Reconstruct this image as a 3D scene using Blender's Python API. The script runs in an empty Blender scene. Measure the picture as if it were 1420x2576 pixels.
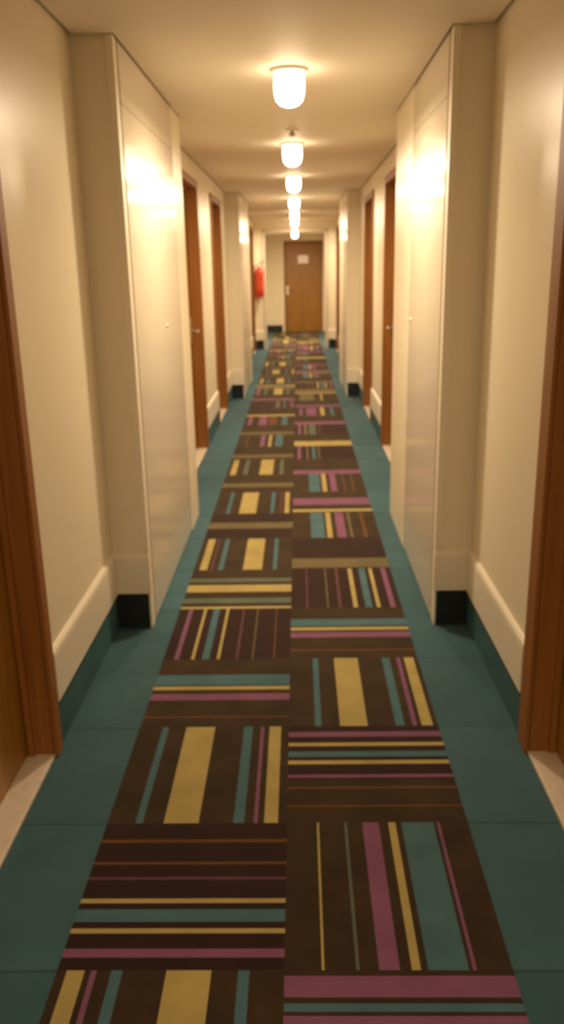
import bpy, bmesh, math, random
from mathutils import Matrix, Vector

scene = bpy.context.scene
C = scene.collection

# ------------------------------------------------------------------ camera
cam_data = bpy.data.cameras.new('camera')
cam = bpy.data.objects.new('camera', cam_data)
C.objects.link(cam)
RT = [[0.99964492, -0.01349788, -0.02297468],
      [0.01813062, -0.28730065, 0.95766884],
      [-0.01952714, -0.95774534, -0.28695391]]
M = Matrix(((RT[0][0], -RT[0][1], -RT[0][2], 0.0),
            (RT[1][0], -RT[1][1], -RT[1][2], 0.0),
            (RT[2][0], -RT[2][1], -RT[2][2], 1.49),
            (0, 0, 0, 1)))
cam.matrix_world = M
cam_data.sensor_fit = 'VERTICAL'
cam_data.sensor_height = 24.0
cam_data.lens = 2060.0 / 2576.0 * 24.0
cam_data.clip_start = 0.02
cam_data.clip_end = 60
cam_data.dof.use_dof = True            # the photograph is softly out of focus
cam_data.dof.focus_distance = 0.8
cam_data.dof.aperture_fstop = 4.8
scene.camera = cam

# ------------------------------------------------------------------ light, exposure
world = bpy.data.worlds.new('world')
scene.world = world
world.use_nodes = True
world.node_tree.nodes['Background'].inputs[0].default_value = (1.0, 0.9, 0.75, 1)
world.node_tree.nodes['Background'].inputs[1].default_value = 0.0
scene.view_settings.view_transform = 'Standard'
scene.view_settings.look = 'None'
scene.view_settings.gamma = 1.0
scene.view_settings.use_curve_mapping = False
scene.view_settings.exposure = 0.18
LAMP_STRENGTH = 10.0
LAMP_POWER = 25.0            # watts thrown downwards by each lamp
LAMP_COLOR = (1.0, 0.80, 0.54)

# ------------------------------------------------------------------ dimensions
XL, XR = -0.80, 0.71          # side walls of the corridor
BL, BR = -0.645, 0.56         # faces of the projecting shafts
HC = 2.29                     # ceiling
BLOCKS = [(3.25, 4.95), (9.70, 11.40)]
PORTAL = (15.75, 16.0)
YEND = 19.85
YBACK = -2.5
SKIRT = 0.165                 # top of the carpet upstand
BASE_T = 0.345                # top of the baseboard
DOORS_Y = [(1.38, 2.27), (6.0, 6.885), (8.045, 8.93), (12.42, 13.30), (14.47, 15.35)]
OPEN_H = 2.09

# ------------------------------------------------------------------ materials
def mat(name, color, rough=0.5, spec=0.5, noise=None, bump=None, metallic=0.0, coat=0.0):
    m = bpy.data.materials.new(name)
    m.use_nodes = True
    nt = m.node_tree
    b = nt.nodes['Principled BSDF']
    b.inputs['Base Color'].default_value = (*color, 1)
    b.inputs['Roughness'].default_value = rough
    b.inputs['Specular IOR Level'].default_value = spec
    b.inputs['Metallic'].default_value = metallic
    b.inputs['Coat Weight'].default_value = coat
    tc = nt.nodes.new('ShaderNodeTexCoord')
    if noise:
        scale, amt = noise
        n = nt.nodes.new('ShaderNodeTexNoise')
        n.inputs['Scale'].default_value = scale
        n.inputs['Detail'].default_value = 6
        nt.links.new(tc.outputs['Object'], n.inputs['Vector'])
        r = nt.nodes.new('ShaderNodeMapRange')
        r.inputs['From Min'].default_value = 0.25
        r.inputs['From Max'].default_value = 0.75
        r.inputs['To Min'].default_value = 1 - amt
        r.inputs['To Max'].default_value = 1 + amt
        nt.links.new(n.outputs['Fac'], r.inputs['Value'])
        mx = nt.nodes.new('ShaderNodeMix')
        mx.data_type = 'RGBA'; mx.blend_type = 'MULTIPLY'
        mx.inputs['Factor'].default_value = 1
        mx.inputs['A'].default_value = (*color, 1)
        cb = nt.nodes.new('ShaderNodeCombineColor')
        for i in range(3):
            nt.links.new(r.outputs['Result'], cb.inputs[i])
        nt.links.new(cb.outputs['Color'], mx.inputs['B'])
        nt.links.new(mx.outputs['Result'], b.inputs['Base Color'])
    if bump:
        scale, st, dist = bump
        n2 = nt.nodes.new('ShaderNodeTexNoise')
        n2.inputs['Scale'].default_value = scale
        n2.inputs['Detail'].default_value = 3
        nt.links.new(tc.outputs['Object'], n2.inputs['Vector'])
        bp = nt.nodes.new('ShaderNodeBump')
        bp.inputs['Strength'].default_value = st
        bp.inputs['Distance'].default_value = dist
        nt.links.new(n2.outputs['Fac'], bp.inputs['Height'])
        nt.links.new(bp.outputs['Normal'], b.inputs['Normal'])
    return m

def wood_mat(name, c1, c2, rough=0.38):
    m = bpy.data.materials.new(name)
    m.use_nodes = True
    nt = m.node_tree
    b = nt.nodes['Principled BSDF']
    b.inputs['Roughness'].default_value = rough
    tc = nt.nodes.new('ShaderNodeTexCoord')
    mp = nt.nodes.new('ShaderNodeMapping')
    mp.inputs['Scale'].default_value = (14, 14, 0.7)
    nt.links.new(tc.outputs['Object'], mp.inputs['Vector'])
    n = nt.nodes.new('ShaderNodeTexNoise')
    n.inputs['Scale'].default_value = 3
    n.inputs['Detail'].default_value = 8
    n.inputs['Distortion'].default_value = 0.6
    nt.links.new(mp.outputs['Vector'], n.inputs['Vector'])
    cr = nt.nodes.new('ShaderNodeValToRGB')
    cr.color_ramp.elements[0].position = 0.3
    cr.color_ramp.elements[0].color = (*c1, 1)
    cr.color_ramp.elements[1].position = 0.7
    cr.color_ramp.elements[1].color = (*c2, 1)
    nt.links.new(n.outputs['Fac'], cr.inputs['Fac'])
    nt.links.new(cr.outputs['Color'], b.inputs['Base Color'])
    return m

def carpet_tile_mat(name, color):
    """plain loop-pile carpet laid in 50 cm tiles, every tile a touch different"""
    m = mat(name, color, rough=0.95, spec=0.15, bump=(420, 0.5, 0.003))
    nt = m.node_tree
    b = nt.nodes['Principled BSDF']
    tc = nt.nodes.new('ShaderNodeTexCoord')
    mp = nt.nodes.new('ShaderNodeMapping')
    mp.inputs['Location'].default_value = (0.555 * 2, -1.44 * 2, 0)
    mp.inputs['Scale'].default_value = (2, 2, 1)
    nt.links.new(tc.outputs['Object'], mp.inputs['Vector'])
    sep = nt.nodes.new('ShaderNodeSeparateXYZ')
    nt.links.new(mp.outputs['Vector'], sep.inputs[0])
    def math_(op, a, bval=None):
        q = nt.nodes.new('ShaderNodeMath'); q.operation = op
        if isinstance(a, (int, float)): q.inputs[0].default_value = a
        else: nt.links.new(a, q.inputs[0])
        if bval is not None:
            if isinstance(bval, (int, float)): q.inputs[1].default_value = bval
            else: nt.links.new(bval, q.inputs[1])
        return q.outputs[0]
    side = math_('GREATER_THAN', sep.outputs[0], 1.0)
    fy = math_('FLOOR', sep.outputs[1])
    cx = nt.nodes.new('ShaderNodeCombineXYZ')
    nt.links.new(side, cx.inputs[0]); nt.links.new(fy, cx.inputs[1])
    wn = nt.nodes.new('ShaderNodeTexWhiteNoise')
    nt.links.new(cx.outputs[0], wn.inputs['Vector'])
    v = nt.nodes.new('ShaderNodeMapRange')
    v.inputs['To Min'].default_value = 0.86; v.inputs['To Max'].default_value = 1.14
    nt.links.new(wn.outputs['Value'], v.inputs['Value'])
    fr = math_('FRACT', sep.outputs[1])
    d = math_('MINIMUM', fr, math_('SUBTRACT', 1.0, fr))
    seam = math_('LESS_THAN', d, 0.008)
    seamf = math_('SUBTRACT', 1.0, math_('MULTIPLY', seam, 0.35))
    n = nt.nodes.new('ShaderNodeTexNoise')
    n.inputs['Scale'].default_value = 5; n.inputs['Detail'].default_value = 8
    nt.links.new(tc.outputs['Object'], n.inputs['Vector'])
    nr = nt.nodes.new('ShaderNodeMapRange')
    nr.inputs['From Min'].default_value = 0.3; nr.inputs['From Max'].default_value = 0.7
    nr.inputs['To Min'].default_value = 0.9; nr.inputs['To Max'].default_value = 1.1
    nt.links.new(n.outputs['Fac'], nr.inputs['Value'])
    tot = math_('MULTIPLY', math_('MULTIPLY', v.outputs['Result'], seamf), nr.outputs['Result'])
    vm = nt.nodes.new('ShaderNodeVectorMath'); vm.operation = 'SCALE'
    vm.inputs[0].default_value = color
    nt.links.new(tot, vm.inputs['Scale'])
    nt.links.new(vm.outputs[0], b.inputs['Base Color'])
    return m

PAINT = mat('cream_satin_paint', (0.86, 0.765, 0.59), rough=0.33, spec=0.5, bump=(9, 0.08, 0.004))
MATTE = mat('beige_wall_paint', (0.86, 0.765, 0.59), rough=0.5, spec=0.4)
CEIL = mat('ceiling_paint', (0.87, 0.77, 0.63), rough=0.6, spec=0.3)
PANEL = mat('white_lacquer_panel', (0.68, 0.60, 0.49), rough=0.18, spec=0.5, bump=(6, 0.06, 0.004))
BASEB = mat('white_baseboard_paint', (0.84, 0.76, 0.62), rough=0.35)
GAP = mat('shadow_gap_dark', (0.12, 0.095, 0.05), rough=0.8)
NAVY = mat('dark_navy_skirting', (0.006, 0.011, 0.016), rough=0.6)
TEALF = carpet_tile_mat('teal_carpet_tiles', (0.045, 0.112, 0.138))
UPST = mat('teal_carpet_upstand', (0.056, 0.125, 0.142), rough=0.95, spec=0.1, noise=(6, 0.15))
WOOD = wood_mat('orange_brown_veneer', (0.27, 0.118, 0.013), (0.38, 0.175, 0.020))
WOODF = wood_mat('orange_brown_frame', (0.23, 0.082, 0.012), (0.33, 0.125, 0.020), 0.5)
STONE = mat('cream_stone_threshold', (0.68, 0.58, 0.46), rough=0.4, noise=(30, 0.12))
CHROME = mat('brushed_steel', (0.75, 0.74, 0.70), rough=0.28, metallic=1.0)
RED = mat('extinguisher_red', (0.50, 0.040, 0.008), rough=0.35)
BLACK = mat('black_plastic', (0.015, 0.014, 0.013), rough=0.5)
SIGN = mat('white_sign_plate', (0.95, 0.88, 0.86), rough=0.3)
GREY = mat('grey_plastic', (0.42, 0.37, 0.30), rough=0.5)
WHITEP = mat('white_plastic', (0.78, 0.72, 0.62), rough=0.4)

def emit_mat(name, color, strength):
    m = bpy.data.materials.new(name)
    m.use_nodes = True
    nt = m.node_tree
    b = nt.nodes['Principled BSDF']
    b.inputs['Base Color'].default_value = (0.9, 0.88, 0.82, 1)
    b.inputs['Emission Color'].default_value = (*color, 1)
    b.inputs['Emission Strength'].default_value = strength
    return m
OPAL = emit_mat('lit_opal_glass', LAMP_COLOR, LAMP_STRENGTH)

def fuzz(m):
    b = m.node_tree.nodes['Principled BSDF']
    b.inputs['Sheen Weight'].default_value = 0.12
    b.inputs['Sheen Roughness'].default_value = 0.5
    b.inputs['Sheen Tint'].default_value = (0.9, 0.8, 0.6, 1)
    return m
fuzz(TEALF)
def pile(name, color, amt=0.16):
    return fuzz(mat(name, color, rough=0.95, spec=0.12, noise=(7, amt), bump=(420, 0.5, 0.003)))
CARPET = {
    'B': pile('brown_pile', (0.037, 0.021, 0.010), 0.35),
    'K': pile('dark_maroon_pile', (0.024, 0.0085, 0.008), 0.2),
    'y': pile('mustard_pile', (0.40, 0.31, 0.110)),
    't': pile('teal_pile', (0.058, 0.135, 0.165)),
    'T': pile('dull_teal_pile', (0.095, 0.12, 0.085)),
    'm': pile('magenta_pile', (0.205, 0.076, 0.155)),
    'M': pile('dull_magenta_pile', (0.115, 0.042, 0.055)),
    'o': pile('rust_pile', (0.125, 0.050, 0.020)),
    'G': pile('olive_pile', (0.135, 0.105, 0.050)),
}

# ------------------------------------------------------------------ helpers
def add_box(bm, x0, x1, y0, y1, z0, z1, mi=0):
    xs = sorted((x0, x1)); ys = sorted((y0, y1)); zs = sorted((z0, z1))
    v = [bm.verts.new((x, y, z)) for z in zs for y in ys for x in xs]
    for f in ((0, 2, 3, 1), (4, 5, 7, 6), (0, 1, 5, 4), (2, 6, 7, 3), (0, 4, 6, 2), (1, 3, 7, 5)):
        bm.faces.new([v[i] for i in f]).material_index = mi

def add_quad(bm, x0, x1, y0, y1, z, mi):
    v = [bm.verts.new(p) for p in ((x0, y0, z), (x1, y0, z), (x1, y1, z), (x0, y1, z))]
    bm.faces.new(v).material_index = mi

def add_lathe(bm, prof, n=32, centre=(0, 0, 0), axis='z', mi=0):
    """prof = [(radius, height)...] turned round an axis"""
    rings = []
    for r, h in prof:
        ring = []
        if r < 1e-6:
            ring = [None]
        for i in range(n if r >= 1e-6 else 1):
            a = 2 * math.pi * i / n
            p = (r * math.cos(a), r * math.sin(a), h)
            if axis == 'x': p = (h, p[0], p[1])
            if axis == 'y': p = (p[0], h, p[1])
            v = bm.verts.new((p[0] + centre[0], p[1] + centre[1], p[2] + centre[2]))
            if r < 1e-6: ring = [v]
            else: ring.append(v)
        rings.append(ring)
    for a, b in zip(rings, rings[1:]):
        for i in range(n):
            j = (i + 1) % n
            if len(a) == 1 and len(b) == 1: continue
            if len(a) == 1: f = [a[0], b[i], b[j]]
            elif len(b) == 1: f = [a[i], b[0], a[j]]
            else: f = [a[i], b[i], b[j], a[j]]
            try:
                fc = bm.faces.new(f); fc.smooth = True; fc.material_index = mi
            except ValueError: pass
    for ring in (rings[0], rings[-1]):
        if len(ring) > 2:
            try: bm.faces.new(ring).material_index = mi
            except ValueError: pass

def add_tube(bm, pts, r, n=12, mi=0):
    pts = [Vector(p) for p in pts]
    rings = []
    up = Vector((0.137, 0.21, 0.97)).normalized()
    for i, p in enumerate(pts):
        t = (pts[min(i + 1, len(pts) - 1)] - pts[max(i - 1, 0)]).normalized()
        u = t.cross(up).normalized(); w = t.cross(u).normalized()
        rings.append([bm.verts.new(p + r * (math.cos(2 * math.pi * k / n) * u + math.sin(2 * math.pi * k / n) * w)) for k in range(n)])
    for a, b in zip(rings, rings[1:]):
        for k in range(n):
            f = bm.faces.new((a[k], a[(k + 1) % n], b[(k + 1) % n], b[k])); f.smooth = True; f.material_index = mi
    bm.faces.new(rings[0]).material_index = mi; bm.faces.new(rings[-1]).material_index = mi

def obj(name, bm, material, parent=None, bevel=0.0, loc=(0, 0, 0)):
    bmesh.ops.recalc_face_normals(bm, faces=bm.faces)
    me = bpy.data.meshes.new(name)
    bm.to_mesh(me); bm.free()
    for m in (material if isinstance(material, (list, tuple)) else [material]):
        me.materials.append(m)
    o = bpy.data.objects.new(name, me)
    C.objects.link(o)
    o.location = loc
    if parent: o.parent = parent
    if bevel:
        md = o.modifiers.new('bevel', 'BEVEL'); md.width = bevel; md.segments = 3; md.limit_method = 'ANGLE'
        for p in me.polygons: p.use_smooth = True
        wn = o.modifiers.new('wn', 'WEIGHTED_NORMAL')
    return o

def boxes(name, material, lst, parent=None, bevel=0.0, loc=(0, 0, 0)):
    bm = bmesh.new()
    for b in lst: add_box(bm, *b)
    return obj(name, bm, material, parent, bevel, loc)

def tag(o, label, cat=None, group=None, kind=None):
    if label: o['label'] = label
    if cat: o['category'] = cat
    if group: o['group'] = group
    if kind: o['kind'] = kind
    return o

def thing(name, label, cat, loc=(0, 0, 0), rotz=0.0, group=None, kind=None):
    o = bpy.data.objects.new(name, None)
    C.objects.link(o)
    o.location = loc; o.rotation_euler = (0, 0, rotz)
    o.empty_display_size = 0.1
    return tag(o, label, cat, group, kind)

# ------------------------------------------------------------------ floor
bm = bmesh.new()
add_box(bm, -1.05, 0.96, YBACK, YEND + 0.1, -0.05, 0.0)
tag(obj('floor', bm, TEALF), 'teal carpet tile floor running down both sides of the corridor', 'floor', kind='structure')

# ------------------------------------------------------------------ side walls
def wall_side(name, label, wx, bx, s):
    """s = -1 left, +1 right; wx wall plane, bx shaft plane"""
    out = wx + s * 0.16
    L = []
    def run(y0, y1):
        doors = [d for d in DOORS_Y if d[0] >= y0 and d[1] <= y1]
        y = y0
        for d in doors:
            L.append((wx, out, y, d[0] - 0.03, 0, 2.33))
            L.append((wx, out, d[0] - 0.03, d[1] + 0.03, OPEN_H + 0.03, 2.33))
            y = d[1] + 0.03
        L.append((wx, out, y, y1, 0, 2.33))
    run(YBACK, BLOCKS[0][0]); run(BLOCKS[0][1], BLOCKS[1][0]); run(BLOCKS[1][1], PORTAL[0]); run(PORTAL[1], YEND)
    o = boxes(name, PAINT, L)
    tag(o, label, 'wall', kind='structure')
    sd = 'left' if s < 0 else 'right'
    for where, (y0, y1) in zip(('near', 'far'), BLOCKS):
        inner = bx + s * 0.022
        sb = y0 + SERV[s][1] + 0.002 - BLOCKS[0][0]
        p = boxes('wall_%s_%s' % (where, sd), PAINT, [(inner, wx, y0, y1, 0, 2.33), (bx, inner, sb, y1, 0, 2.33)])
        tag(p, 'cream shaft projecting from the %s wall, %s of the two' % (sd, 'nearer' if where == 'near' else 'farther'), 'wall', kind='structure')
        q = boxes('wall_behind_%s_%s' % (where, sd), PAINT, [(wx, out, y0, y1, 0, 2.33)])
        tag(q, 'wall behind the %s %s shaft' % (where, sd), 'wall', kind='structure')
    p = boxes('wall_portal_%s' % sd, PAINT, [(bx, out, PORTAL[0], PORTAL[1], 0, 2.33)])
    tag(p, 'cream pier on the %s side of the portal before the end door' % sd, 'wall', kind='structure')
SERV = {-1: (3.33, 4.62), 1: (3.33, 4.26)}       # service door leaves on the shafts
wall_side('wall_left', 'long cream left wall of the corridor', XL, BL, -1)
wall_side('wall_right', 'long cream right wall of the corridor', XR, BR, 1)
# end wall with the opening of the end door
EX0, EX1, EH = -0.315, 0.580, 2.05
tag(boxes('wall_end', MATTE, [(XL - 0.16, EX0, YEND, YEND + 0.14, 0, 2.33), (EX1, XR + 0.16, YEND, YEND + 0.14, 0, 2.33),
                              (EX0, EX1, YEND, YEND + 0.14, EH, 2.33)]),
    'cream end wall round the brown door', 'wall', kind='structure')
tag(boxes('wall_back', MATTE, [(XL - 0.16, XR + 0.16, YBACK - 0.1, YBACK, 0, 2.33)]),
    'cream wall closing the corridor behind the camera', 'wall', kind='structure')
# portal header, and its white frame
tag(boxes('wall_header', PAINT, [(BL, BR, PORTAL[0], PORTAL[1], 2.12, 2.33)]),
    'cream header over the portal before the end door', 'wall', kind='structure')

# ------------------------------------------------------------------ ceiling with a shadow gap along the walls
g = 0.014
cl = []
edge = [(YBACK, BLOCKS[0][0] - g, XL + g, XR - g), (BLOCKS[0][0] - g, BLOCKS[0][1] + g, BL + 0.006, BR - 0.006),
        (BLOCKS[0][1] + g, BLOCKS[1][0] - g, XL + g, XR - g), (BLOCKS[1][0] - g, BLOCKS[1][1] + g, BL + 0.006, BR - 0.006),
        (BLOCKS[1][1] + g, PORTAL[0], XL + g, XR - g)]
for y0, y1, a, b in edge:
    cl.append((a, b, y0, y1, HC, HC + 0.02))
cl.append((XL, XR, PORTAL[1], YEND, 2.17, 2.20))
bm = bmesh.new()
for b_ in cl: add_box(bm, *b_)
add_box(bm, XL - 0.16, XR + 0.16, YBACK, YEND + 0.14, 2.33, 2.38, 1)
tag(obj('ceiling', bm, [CEIL, GAP]), 'plain beige ceiling with a thin dark gap along the walls', 'ceiling', kind='structure')

# ------------------------------------------------------------------ skirting and baseboards
def segs(y0, y1):
    """wall runs between the door casings"""
    out = []; y = y0
    for d in DOORS_Y:
        if d[0] >= y0 and d[1] <= y1:
            out.append((y, d[0] - 0.065)); y = d[1] + 0.065
    out.append((y, y1))
    return out

def base_profile(bm, p0, p1, nrm, t=0.016, z0=SKIRT, z1=BASE_T):
    """moulded board swept from p0 to p1 standing out along nrm"""
    prof = [(0, z0), (t, z0), (t, z1 - 0.028), (t * 0.85, z1 - 0.012), (t * 0.35, z1 - 0.002), (0, z1)]
    A = []
    for p in (p0, p1):
        A.append([bm.verts.new((p[0] + nrm[0] * a, p[1] + nrm[1] * a, z)) for a, z in prof])
    n = len(prof)
    for i in range(n):
        j = (i + 1) % n
        bm.faces.new((A[0][i], A[1][i], A[1][j], A[0][j]))
    bm.faces.new(A[0]); bm.faces.new(A[1][::-1])

for side, s, wx, bx in (('left', -1, XL, BL), ('right', 1, XR, BR)):
    bm = bmesh.new()
    runs = segs(YBACK, BLOCKS[0][0]) + segs(BLOCKS[0][1], BLOCKS[1][0]) + segs(BLOCKS[1][1], PORTAL[0])
    if s > 0:
        runs = [(a + 0.03 if 2.3 < a < 2.4 else a, b) for a, b in runs]     # the right near door has a wider casing
    for a, b in runs:
        base_profile(bm, (wx, a), (wx, b), (-s, 0))
    for y0 in (BLOCKS[0][0], BLOCKS[1][0], PORTAL[0]):
        x_in = bx - s * 0.002
        base_profile(bm, (wx, y0), (x_in, y0), (0, -1))
    o = obj('baseboard_' + side, bm, BASEB)
    tag(o, 'white moulded baseboard along the %s wall and shaft fronts' % side, 'baseboard', kind='structure')
    bm = bmesh.new()
    for a, b in runs:
        add_box(bm, wx, wx - s * 0.004, a, b, 0, SKIRT)
    o = obj('trim_1' if s < 0 else 'trim_2', bm, UPST)
    tag(o, 'teal carpet upstand under the %s baseboard' % side, 'skirting', kind='structure')
    bm = bmesh.new()
    for y0 in (BLOCKS[0][0], BLOCKS[1][0], PORTAL[0]):
        add_box(bm, wx, bx + s * 0.012, y0 - 0.004, y0, 0, SKIRT)
    o = obj('trim_3' if s < 0 else 'trim_4', bm, NAVY)
    tag(o, 'dark navy skirting on the %s shaft fronts' % side, 'skirting', kind='structure')
bm = bmesh.new(); base_profile(bm, (XL, YEND), (EX0 - 0.055, YEND), (0, -1))
tag(obj('baseboard_end', bm, BASEB), 'white baseboard left of the end door', 'baseboard', kind='structure')
tag(boxes('trim_5', NAVY, [(XL, EX0 - 0.055, YEND - 0.004, YEND, 0, SKIRT)]), 'dark navy skirting left of the end door', 'skirting', kind='structure')
tag(boxes('trim_6', PANEL, [(BL, BL + 0.05, PORTAL[0] - 0.012, PORTAL[1] + 0.012, 0.0, 2.12),
                            (BR - 0.05, BR, PORTAL[0] - 0.012, PORTAL[1] + 0.012, 0.0, 2.12),
                            (BL, BR, PORTAL[0] - 0.012, PORTAL[1] + 0.012, 2.095, 2.145)], bevel=0.003),
    'white frame lining the portal before the end door', 'door frame', kind='structure')

# ------------------------------------------------------------------ service panel doors on the shafts
serv_labels = {
    (0, -1): 'wide white flush service door on the nearer left shaft',
    (0, 1): 'white flush service door on the nearer right shaft, with a vertical seam',
    (1, -1): 'white flush service door on the farther left shaft',
    (1, 1): 'white flush service door on the farther right shaft'}
n_door = 1
def service_door(k, s):
    global n_door
    y0 = BLOCKS[k][0]
    bx = BL if s < 0 else BR
    t = thing('door_%d' % n_door, serv_labels[(k, s)], 'door', (bx, y0, 0), kind='structure'); n_door += 1
    a, b = SERV[s][0] - BLOCKS[0][0] - 0.002, SERV[s][1] - BLOCKS[0][0]
    # near upright of the frame, a little proud of the shaft front
    boxes('frame', BASEB, [(-s * 0.001, s * 0.028, -0.010, a - 0.040, BASE_T, HC),
                           (s * 0.004, s * 0.022, 0.0, a - 0.004, 0.0, HC)], t, 0.003)
    boxes('leaf', PANEL, [(0.0, s * 0.020, a, b, 0.012, 2.080)], t, 0.001)
    boxes('upper_panel', PANEL, [(0.0, s * 0.020, a, b, 2.083, HC)], t, 0.001)
    lo = obj('lock', _lock(s), CHROME, t, loc=(0, (4.10 if s < 0 else 4.20) - BLOCKS[0][0], 1.224))
    lo['label'] = 'small round steel lock'
    return t
def _lock(s):
    bm = bmesh.new()
    add_lathe(bm, [(0.0, -s * 0.005), (0.008, -s * 0.005), (0.011, -s * 0.002), (0.011, s * 0.001)], 20, axis='x')
    return bm
for k in (0, 1):
    for s in (-1, 1):
        service_door(k, s)

# ------------------------------------------------------------------ brown wooden room doors
room_labels = {
    (0, -1): 'brown wooden room door nearest the viewer on the left wall',
    (1, -1): 'brown wooden room door just beyond the nearer left shaft',
    (2, -1): 'brown wooden room door on the left, before the farther left shaft',
    (3, -1): 'brown wooden room door hidden behind the farther left shaft',
    (4, -1): 'brown wooden room door beside the red fire extinguisher',
    (0, 1): 'brown wooden room door nearest the viewer on the right wall',
    (1, 1): 'brown wooden room door just beyond the nearer right shaft',
    (2, 1): 'brown wooden room door on the right, before the farther right shaft',
    (3, 1): 'brown wooden room door hidden behind the farther right shaft',
    (4, 1): 'brown wooden room door last on the right wall'}
def room_door(k, s):
    global n_door
    y0, y1 = DOORS_Y[k]
    wx = XL if s < 0 else XR
    t = thing('door_%d' % n_door, room_labels[(k, s)], 'door', (wx, y0, 0), kind='structure'); n_door += 1
    w = y1 - y0
    H = OPEN_H
    cw = 0.090 if (k, s) == (0, 1) else 0.060
    dp = 0.155
    fr = [(0.0, s * dp, -0.03, 0.0, 0, H + 0.03), (0.0, s * dp, w, w + 0.03, 0, H + 0.03), (0.0, s * dp, 0.0, w, H, H + 0.03),
          # stops
          (s * 0.058, s * 0.078, 0.0, 0.014, 0, H), (s * 0.058, s * 0.078, w - 0.014, w, 0, H), (s * 0.058, s * 0.078, 0.014, w - 0.014, H - 0.014, H)]
    boxes('frame', WOODF, fr, t, 0.002)
    boxes('casing', WOODF, [(-s * 0.014, 0.0, -0.060, -0.004, 0, H + 0.06), (-s * 0.014, 0.0, w + 0.004, w + cw, 0, H + 0.06),
                            (-s * 0.014, 0.0, -0.004, w + 0.004, H + 0.004, H + 0.06)], t, 0.003)
    leaf = boxes('leaf', WOOD, [(s * 0.080, s * 0.118, 0.003, w - 0.003, 0.016, H - 0.003)], t, 0.002)
    th = boxes('threshold', STONE, [(s * 0.0, s * dp, 0.0, w, 0.0, 0.013), (-s * 0.004, 0.0, -0.004, w + 0.004, 0.0, 0.012)], t, 0.002)
    th['label'] = 'cream stone threshold'
    # handle on the far stile: rose plate, neck and lever
    hy = 0.065 if k % 2 == 0 else w - 0.065
    sg = 1 if k % 2 == 0 else -1
    h = boxes('handle', CHROME, [(s * 0.072, s * 0.0801, hy - 0.022, hy + 0.022, 0.90, 1.11)], leaf, 0.004)
    h['label'] = 'steel lever handle and back plate'
    bm = bmesh.new()
    add_tube(bm, [(s * 0.074, hy, 1.0), (s * 0.030, hy, 1.0), (s * 0.020, hy + sg * 0.006, 1.0), (s * 0.016, hy + sg * 0.020, 1.0), (s * 0.016, hy + sg * 0.12, 1.0)], 0.010)
    lv = obj('lever', bm, CHROME, leaf)
    return t
for k in range(5):
    for s in (-1, 1):
        if k == 3: continue
        room_door(k, s)
# the doors wholly hidden behind the farther shafts still close their openings
for s in (-1, 1):
    room_door(3, s)

# ------------------------------------------------------------------ end door
t = thing('door_%d' % n_door, 'brown wooden door closing the far end of the corridor', 'door', (0, YEND, 0), kind='structure')
boxes('frame', WOODF, [(EX0, EX0 + 0.03, -0.012, 0.13, 0, EH), (EX1 - 0.03, EX1, -0.012, 0.13, 0, EH), (EX0, EX1, -0.012, 0.13, EH - 0.03, EH)], t, 0.003)
boxes('leaf', WOOD, [(EX0 + 0.032, EX1 - 0.032, 0.035, 0.075, 0.006, EH - 0.033)], t, 0.002)
bm = bmesh.new()
add_box(bm, -0.262, -0.222, 0.026, 0.0355, 0.86, 1.05)
add_tube(bm, [(-0.242, 0.03, 0.97), (-0.242, -0.015, 0.97), (-0.236, -0.024, 0.97), (-0.13, -0.026, 0.97)], 0.011)
obj('handle', bm, CHROME, t)['label'] = 'steel lever handle'

o = boxes('door_sign', SIGN, [(0.012, 0.252, YEND + 0.029, YEND + 0.035, 1.555, 1.735)], None, 0.002)
tag(o, 'small white rectangular sign plate on the brown end door', 'sign')

# ------------------------------------------------------------------ striped carpet runner
X0, XM, X1 = -0.555, -0.050, 0.452
TL = [  # (direction, ground, stripes); V stripes: colour, left, right of the tile; H stripes: colour, near, far
 ('V', 'B', [('y', .044, .123), ('m', .151, .177), ('t', .24, .29), ('y', .483, .681), ('t', .798, .848)]),
 ('H', 'K', [('m', .07, .12), ('y', .21, .24), ('t', .28, .36), ('y', .40, .43), ('M', .56, .58), ('o', .67, .69), ('o', .84, .865)]),
 ('V', 'B', [('t', .155, .197), ('y', .314, .508), ('t', .701, .761), ('m', .814, .836), ('y', .872, .949)]),
 ('H', 'B', [('o', .12, .14), ('m', .36, .45), ('y', .51, .56), ('t', .58, .74)]),
 ('V', 'K', [('m', .083, .121), ('y', .218, .244), ('t', .304, .361), ('y', .421, .445), ('M', .568, .588), ('G', .697, .709), ('o', .866, .878)]),
 ('H', 'B', [('y', .0, .05), ('T', .13, .25), ('y', .40, .58), ('T', .66, .76)]),
 ('V', 'B', [('y', .056, .133), ('M', .167, .189), ('t', .246, .298), ('y', .50, .695), ('t', .804, .846)]),
 ('H', 'K', [('G', .38, .62)]),
 ('V', 'B', [('t', .159, .205), ('y', .322, .536), ('t', .715, .761), ('M', .838, .858), ('y', .894, .953)]),
 ('H', 'B', [('G', .29, .51)]),
 ('V', 'B', [('y', .052, .137), ('T', .244, .312), ('y', .487, .689), ('T', .786, .846)]),
 ('H', 'B', [('G', .14, .38)]),
 ('V', 'B', [('o', .155, .183), ('m', .405, .483), ('y', .55, .60), ('t', .667, .798)]),
 ('H', 'B', [('G', .05, .32)]),
 ('V', 'B', [('m', .071, .157), ('m', .29, .447), ('o', .485, .642), ('t', .751, .858)]),
 ('H', 'B', [('y', .0, .2)]),
 ('V', 'B', [('G', .572, .667), ('t', .745, .786), ('m', .908, .957)]),
 ('H', 'B', [('m', .1, .4)]),
 ('V', 'B', [('m', .05, .14), ('T', .24, .31), ('y', .48, .69), ('T', .79, .85)]),
]
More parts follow.
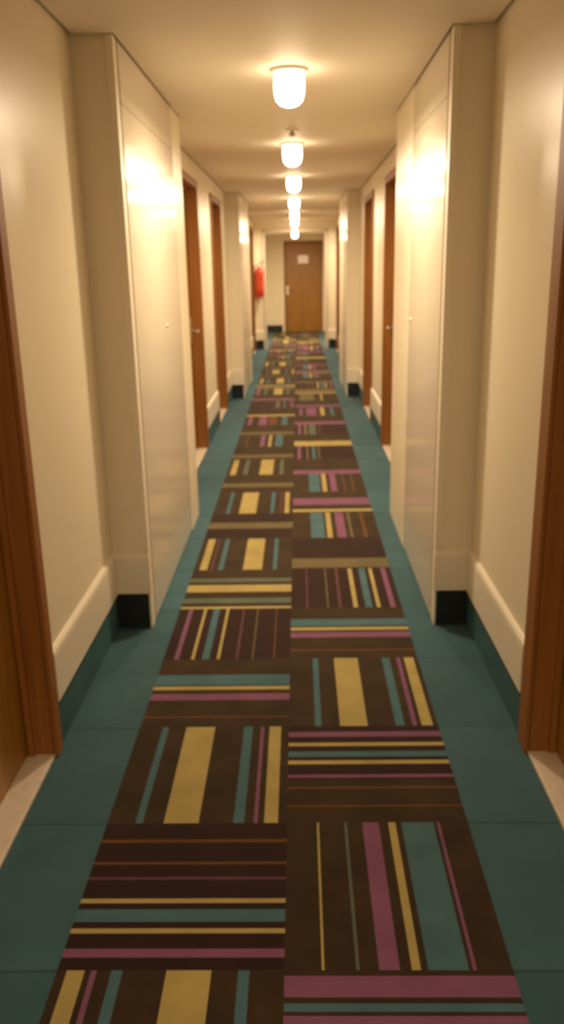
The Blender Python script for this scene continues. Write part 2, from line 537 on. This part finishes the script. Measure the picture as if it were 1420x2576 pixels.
TR = [
 ('H', 'B', [('m', .70, .77), ('t', .79, .83), ('m', .86, .97)]),
 ('V', 'B', [('y', .165, .177), ('T', .316, .332), ('m', .417, .508), ('y', .56, .60), ('t', .632, .81), ('m', .828, .844)]),
 ('H', 'K', [('B', .0, .14), ('o', .14, .155), ('B', .155, .31), ('o', .31, .33), ('B', .33, .40), ('m', .42, .45), ('y', .56, .60), ('t', .64, .70), ('y', .76, .80), ('m', .87, .93)]),
 ('V', 'B', [('t', .177, .22), ('y', .344, .53), ('t', .719, .779), ('m', .832, .862), ('y', .892, .967)]),
 ('H', 'B', [('o', .13, .155), ('m', .38, .48), ('y', .52, .58), ('t', .61, .75)]),
 ('V', 'K', [('M', .141, .155), ('G', .33, .344), ('M', .435, .461), ('y', .566, .608), ('t', .675, .739), ('y', .777, .812), ('m', .90, .947)]),
 ('H', 'K', [('G', .03, .31)]),
 ('V', 'B', [('t', .216, .375), ('y', .403, .463), ('m', .518, .622), ('G', .667, .70), ('o', .824, .862)]),
 ('H', 'B', [('y', .04, .15), ('m', .35, .67)]),
 ('V', 'B', [('t', .224, .375), ('y', .407, .469), ('m', .524, .608), ('M', .707, .729), ('o', .828, .856)]),
 ('H', 'B', [('m', .0, .23)]),
 ('V', 'K', [('m', .058, .115), ('G', .207, .238), ('t', .302, .354), ('G', .399, .425)]),
 ('H', 'B', [('y', .0, .40)]),
 ('V', 'K', [('m', .071, .123), ('G', .175, .24), ('T', .278, .401), ('o', .467, .489)]),
 ('H', 'B', [('m', .0, .31)]),
 ('V', 'B', [('m', .099, .165), ('m', .246, .459), ('y', .54, .63), ('t', .751, .832)]),
 ('H', 'B', [('m', .1, .35)]),
 ('V', 'B', [('G', .1, .45), ('y', .60, .64)]),
 ('H', 'K', [('y', .1, .3), ('y', .6, .7)]),
]
keys = list(CARPET)
idx = {k: i for i, k in enumerate(keys)}
bm = bmesh.new()
Z = 0.003
rng = random.Random(4)
far_L = ['y', 'G', 'm', 'T', 'o']
def tile(xa, xb, ya, yb, spec):
    kind, ground, st = spec
    st = sorted(st, key=lambda q: q[1])
    cuts = [(ground, 0.0, None)]
    p = 0.0; out = []
    for c, a, b in st:
        if a > p: out.append((ground, p, a))
        out.append((c, a, b)); p = b
    if p < 1: out.append((ground, p, 1.0))
    yb = min(yb, YEND - 0.01)
    for c, a, b in out:
        if kind == 'V':
            add_quad(bm, xa + (xb - xa) * a, xa + (xb - xa) * b, ya, yb, Z, idx[c])
        else:
            y0_, y1_ = ya + 0.5 * a, min(ya + 0.5 * b, yb)
            if y1_ > y0_: add_quad(bm, xa, xb, y0_, y1_, Z, idx[c])
k = -8
while 1.44 + 0.5 * k < YEND - 0.02:
    ya = 1.44 + 0.5 * k
    for col, xa, xb in ((TL, X0, XM), (TR, XM, X1)):
        j = k + 1
        if 0 <= j < len(col): sp = col[j]
        elif j < 0: sp = col[(j + 16) % 12 + (0 if True else 0)]
        else:
            j2 = 4 + (j - len(col)) % (len(col) - 5)
            if (j2 - j) % 2: j2 += 1
            sp = col[j2]
        tile(xa, xb, ya, ya + 0.5, sp)
    k += 1
# the thin side faces of the runner
yA = 1.44 + 0.5 * -8
for xs in (X0, X1):
    v = [bm.verts.new(p) for p in ((xs, yA, 0), (xs, YEND - 0.01, 0), (xs, YEND - 0.01, Z), (xs, yA, Z))]
    bm.faces.new(v).material_index = idx['B']
me = bpy.data.meshes.new('carpet_runner'); bm.to_mesh(me); bm.free()
for kk in keys: me.materials.append(CARPET[kk])
run = bpy.data.objects.new('carpet_runner', me); C.objects.link(run)
tag(run, 'long brown carpet runner of striped mustard, teal and magenta tiles down the corridor', 'carpet')

# ------------------------------------------------------------------ ceiling lamps
lamp_labels = [
    'glowing white ceiling lamp nearest the viewer, the largest one',
    'glowing ceiling lamp just beyond the small ceiling sensor',
    'glowing ceiling lamp, third in the row from the viewer',
    'glowing ceiling lamp, fourth in the row from the viewer',
    'glowing ceiling lamp, fifth in the row from the viewer',
    'glowing ceiling lamp last before the white portal frame',
    'lowest and smallest glowing lamp, just above the end door',
    'added fill lamp behind the viewer, unseen, brightening the near walls and floor']
lamps = [(-0.025, 3.86, HC), (-0.025, 6.04, HC), (-0.025, 8.10, HC), (-0.03, 10.60, HC), (-0.035, 13.2, HC), (-0.04, 15.3, HC), (-0.045, 17.2, 2.17), (-0.02, -0.6, HC)]  # last entry is an added, unseen fill lamp for the near walls and floor
def make_lamp():
    t = thing('ceiling_lamp', lamp_labels[0], 'lamp', lamps[0], group='ceiling lamps down the corridor')
    bm = bmesh.new()
    add_lathe(bm, [(0.0, 0.0), (0.078, 0.0), (0.080, -0.004), (0.078, -0.012), (0.066, -0.014), (0.0, -0.014)], 40)
    obj('base', bm, WHITEP, t)
    bm = bmesh.new()
    prof = [(0.058, -0.012), (0.064, -0.030), (0.066, -0.060), (0.064, -0.095), (0.056, -0.122), (0.040, -0.138), (0.020, -0.145), (0.0, -0.147)]
    add_lathe(bm, prof, 40)
    obj('diffuser', bm, OPAL, t)
    ld = bpy.data.lights.new('lamp_light', 'AREA')     # the bulb's light leaving through the open bottom
    ld.shape = 'DISK'; ld.size = 0.13; ld.energy = LAMP_POWER; ld.color = LAMP_COLOR
    lo = bpy.data.objects.new('lamp_light', ld); C.objects.link(lo); lo.parent = t; lo.location = (0, 0, -0.149)
    return t
lamp0 = make_lamp()
for i in range(1, len(lamps)):
    c = lamp0.copy(); C.objects.link(c); c.location = lamps[i]; c['label'] = lamp_labels[i]
    for ch in list(lamp0.children):
        d = ch.copy(); C.objects.link(d); d.parent = c
        if i == 6 and d.type == 'LIGHT':               # a stronger bulb over the end door
            d.data = d.data.copy(); d.data.energy = LAMP_POWER * 1.9

# ------------------------------------------------------------------ small ceiling sensor
t = thing('ceiling_sensor', 'small grey round sensor on the ceiling between the first two lamps', 'sensor', (-0.022, 5.45, HC))
bm = bmesh.new(); add_lathe(bm, [(0.0, 0.0), (0.036, 0.0), (0.036, -0.006), (0.030, -0.012), (0.0, -0.012)], 32)
obj('base', bm, WHITEP, t)
bm = bmesh.new(); add_lathe(bm, [(0.014, -0.012), (0.014, -0.024), (0.022, -0.028), (0.022, -0.032), (0.008, -0.040), (0.0, -0.041)], 24)
obj('sensor_head', bm, GREY, t)

# ------------------------------------------------------------------ fire extinguisher on the portal front
ex, ey, ez = -0.705, PORTAL[0] - 0.100, 0.955
t = thing('fire_extinguisher', 'red fire extinguisher hanging on the wall left of the end door', 'fire extinguisher', (ex, ey, ez))
R_ = 0.085
bm = bmesh.new()
add_lathe(bm, [(0.0, 0.012), (0.060, 0.0), (0.078, 0.004), (R_, 0.020), (R_, 0.42), (0.080, 0.455), (0.062, 0.490), (0.036, 0.515), (0.022, 0.522), (0.022, 0.540), (0.0, 0.540)], 36)
cyl = obj('cylinder', bm, RED, t)
bm = bmesh.new()
add_lathe(bm, [(0.0, 0.538), (0.020, 0.538), (0.020, 0.575), (0.012, 0.585), (0.0, 0.585)], 20)
valve = obj('valve', bm, CHROME, t)
bm = bmesh.new(); add_lathe(bm, [(0.0, -0.036), (0.016, -0.036), (0.016, -0.018), (0.0, -0.018)], 20, centre=(0, 0, 0.556), axis='y')
obj('pressure_gauge', bm, WHITEP, valve)
bm = bmesh.new()
add_box(bm, 0.0, 0.085, -0.010, 0.010, 0.570, 0.578)
add_tube(bm, [(-0.012, 0, 0.585), (0.02, 0, 0.605), (0.10, 0, 0.650)], 0.009)
obj('handle', bm, BLACK, t)
bm = bmesh.new()
pts = [(-0.02, 0, 0.560), (-0.06, -0.01, 0.565), (-0.088, -0.02, 0.53), (-0.098, -0.02, 0.46), (-0.099, -0.02, 0.30), (-0.098, -0.02, 0.12)]
add_tube(bm, pts, 0.0085)
add_tube(bm, [(-0.098, -0.02, 0.125), (-0.098, -0.02, 0.05)], 0.013)
obj('hose', bm, BLACK, t)
bm = bmesh.new()
add_box(bm, -0.025, 0.025, R_ - 0.004, 0.1, 0.30, 0.50)
add_box(bm, -0.03, 0.03, 0.02, 0.1, 0.505, 0.515)
obj('wall_bracket', bm, GREY, t)
bm = bmesh.new()
add_lathe(bm, [(R_ + 0.0006, 0.12), (R_ + 0.0006, 0.30)], 36)
bmesh.ops.delete(bm, geom=[f for f in bm.faces if len(f.verts) > 4], context='FACES_ONLY')
bmesh.ops.delete(bm, geom=[f for f in bm.faces if f.calc_center_median().y > -R_ * 0.6], context='FACES')
obj('paper_label', bm, mat('red_print_label', (0.55, 0.06, 0.015), rough=0.5), cyl)
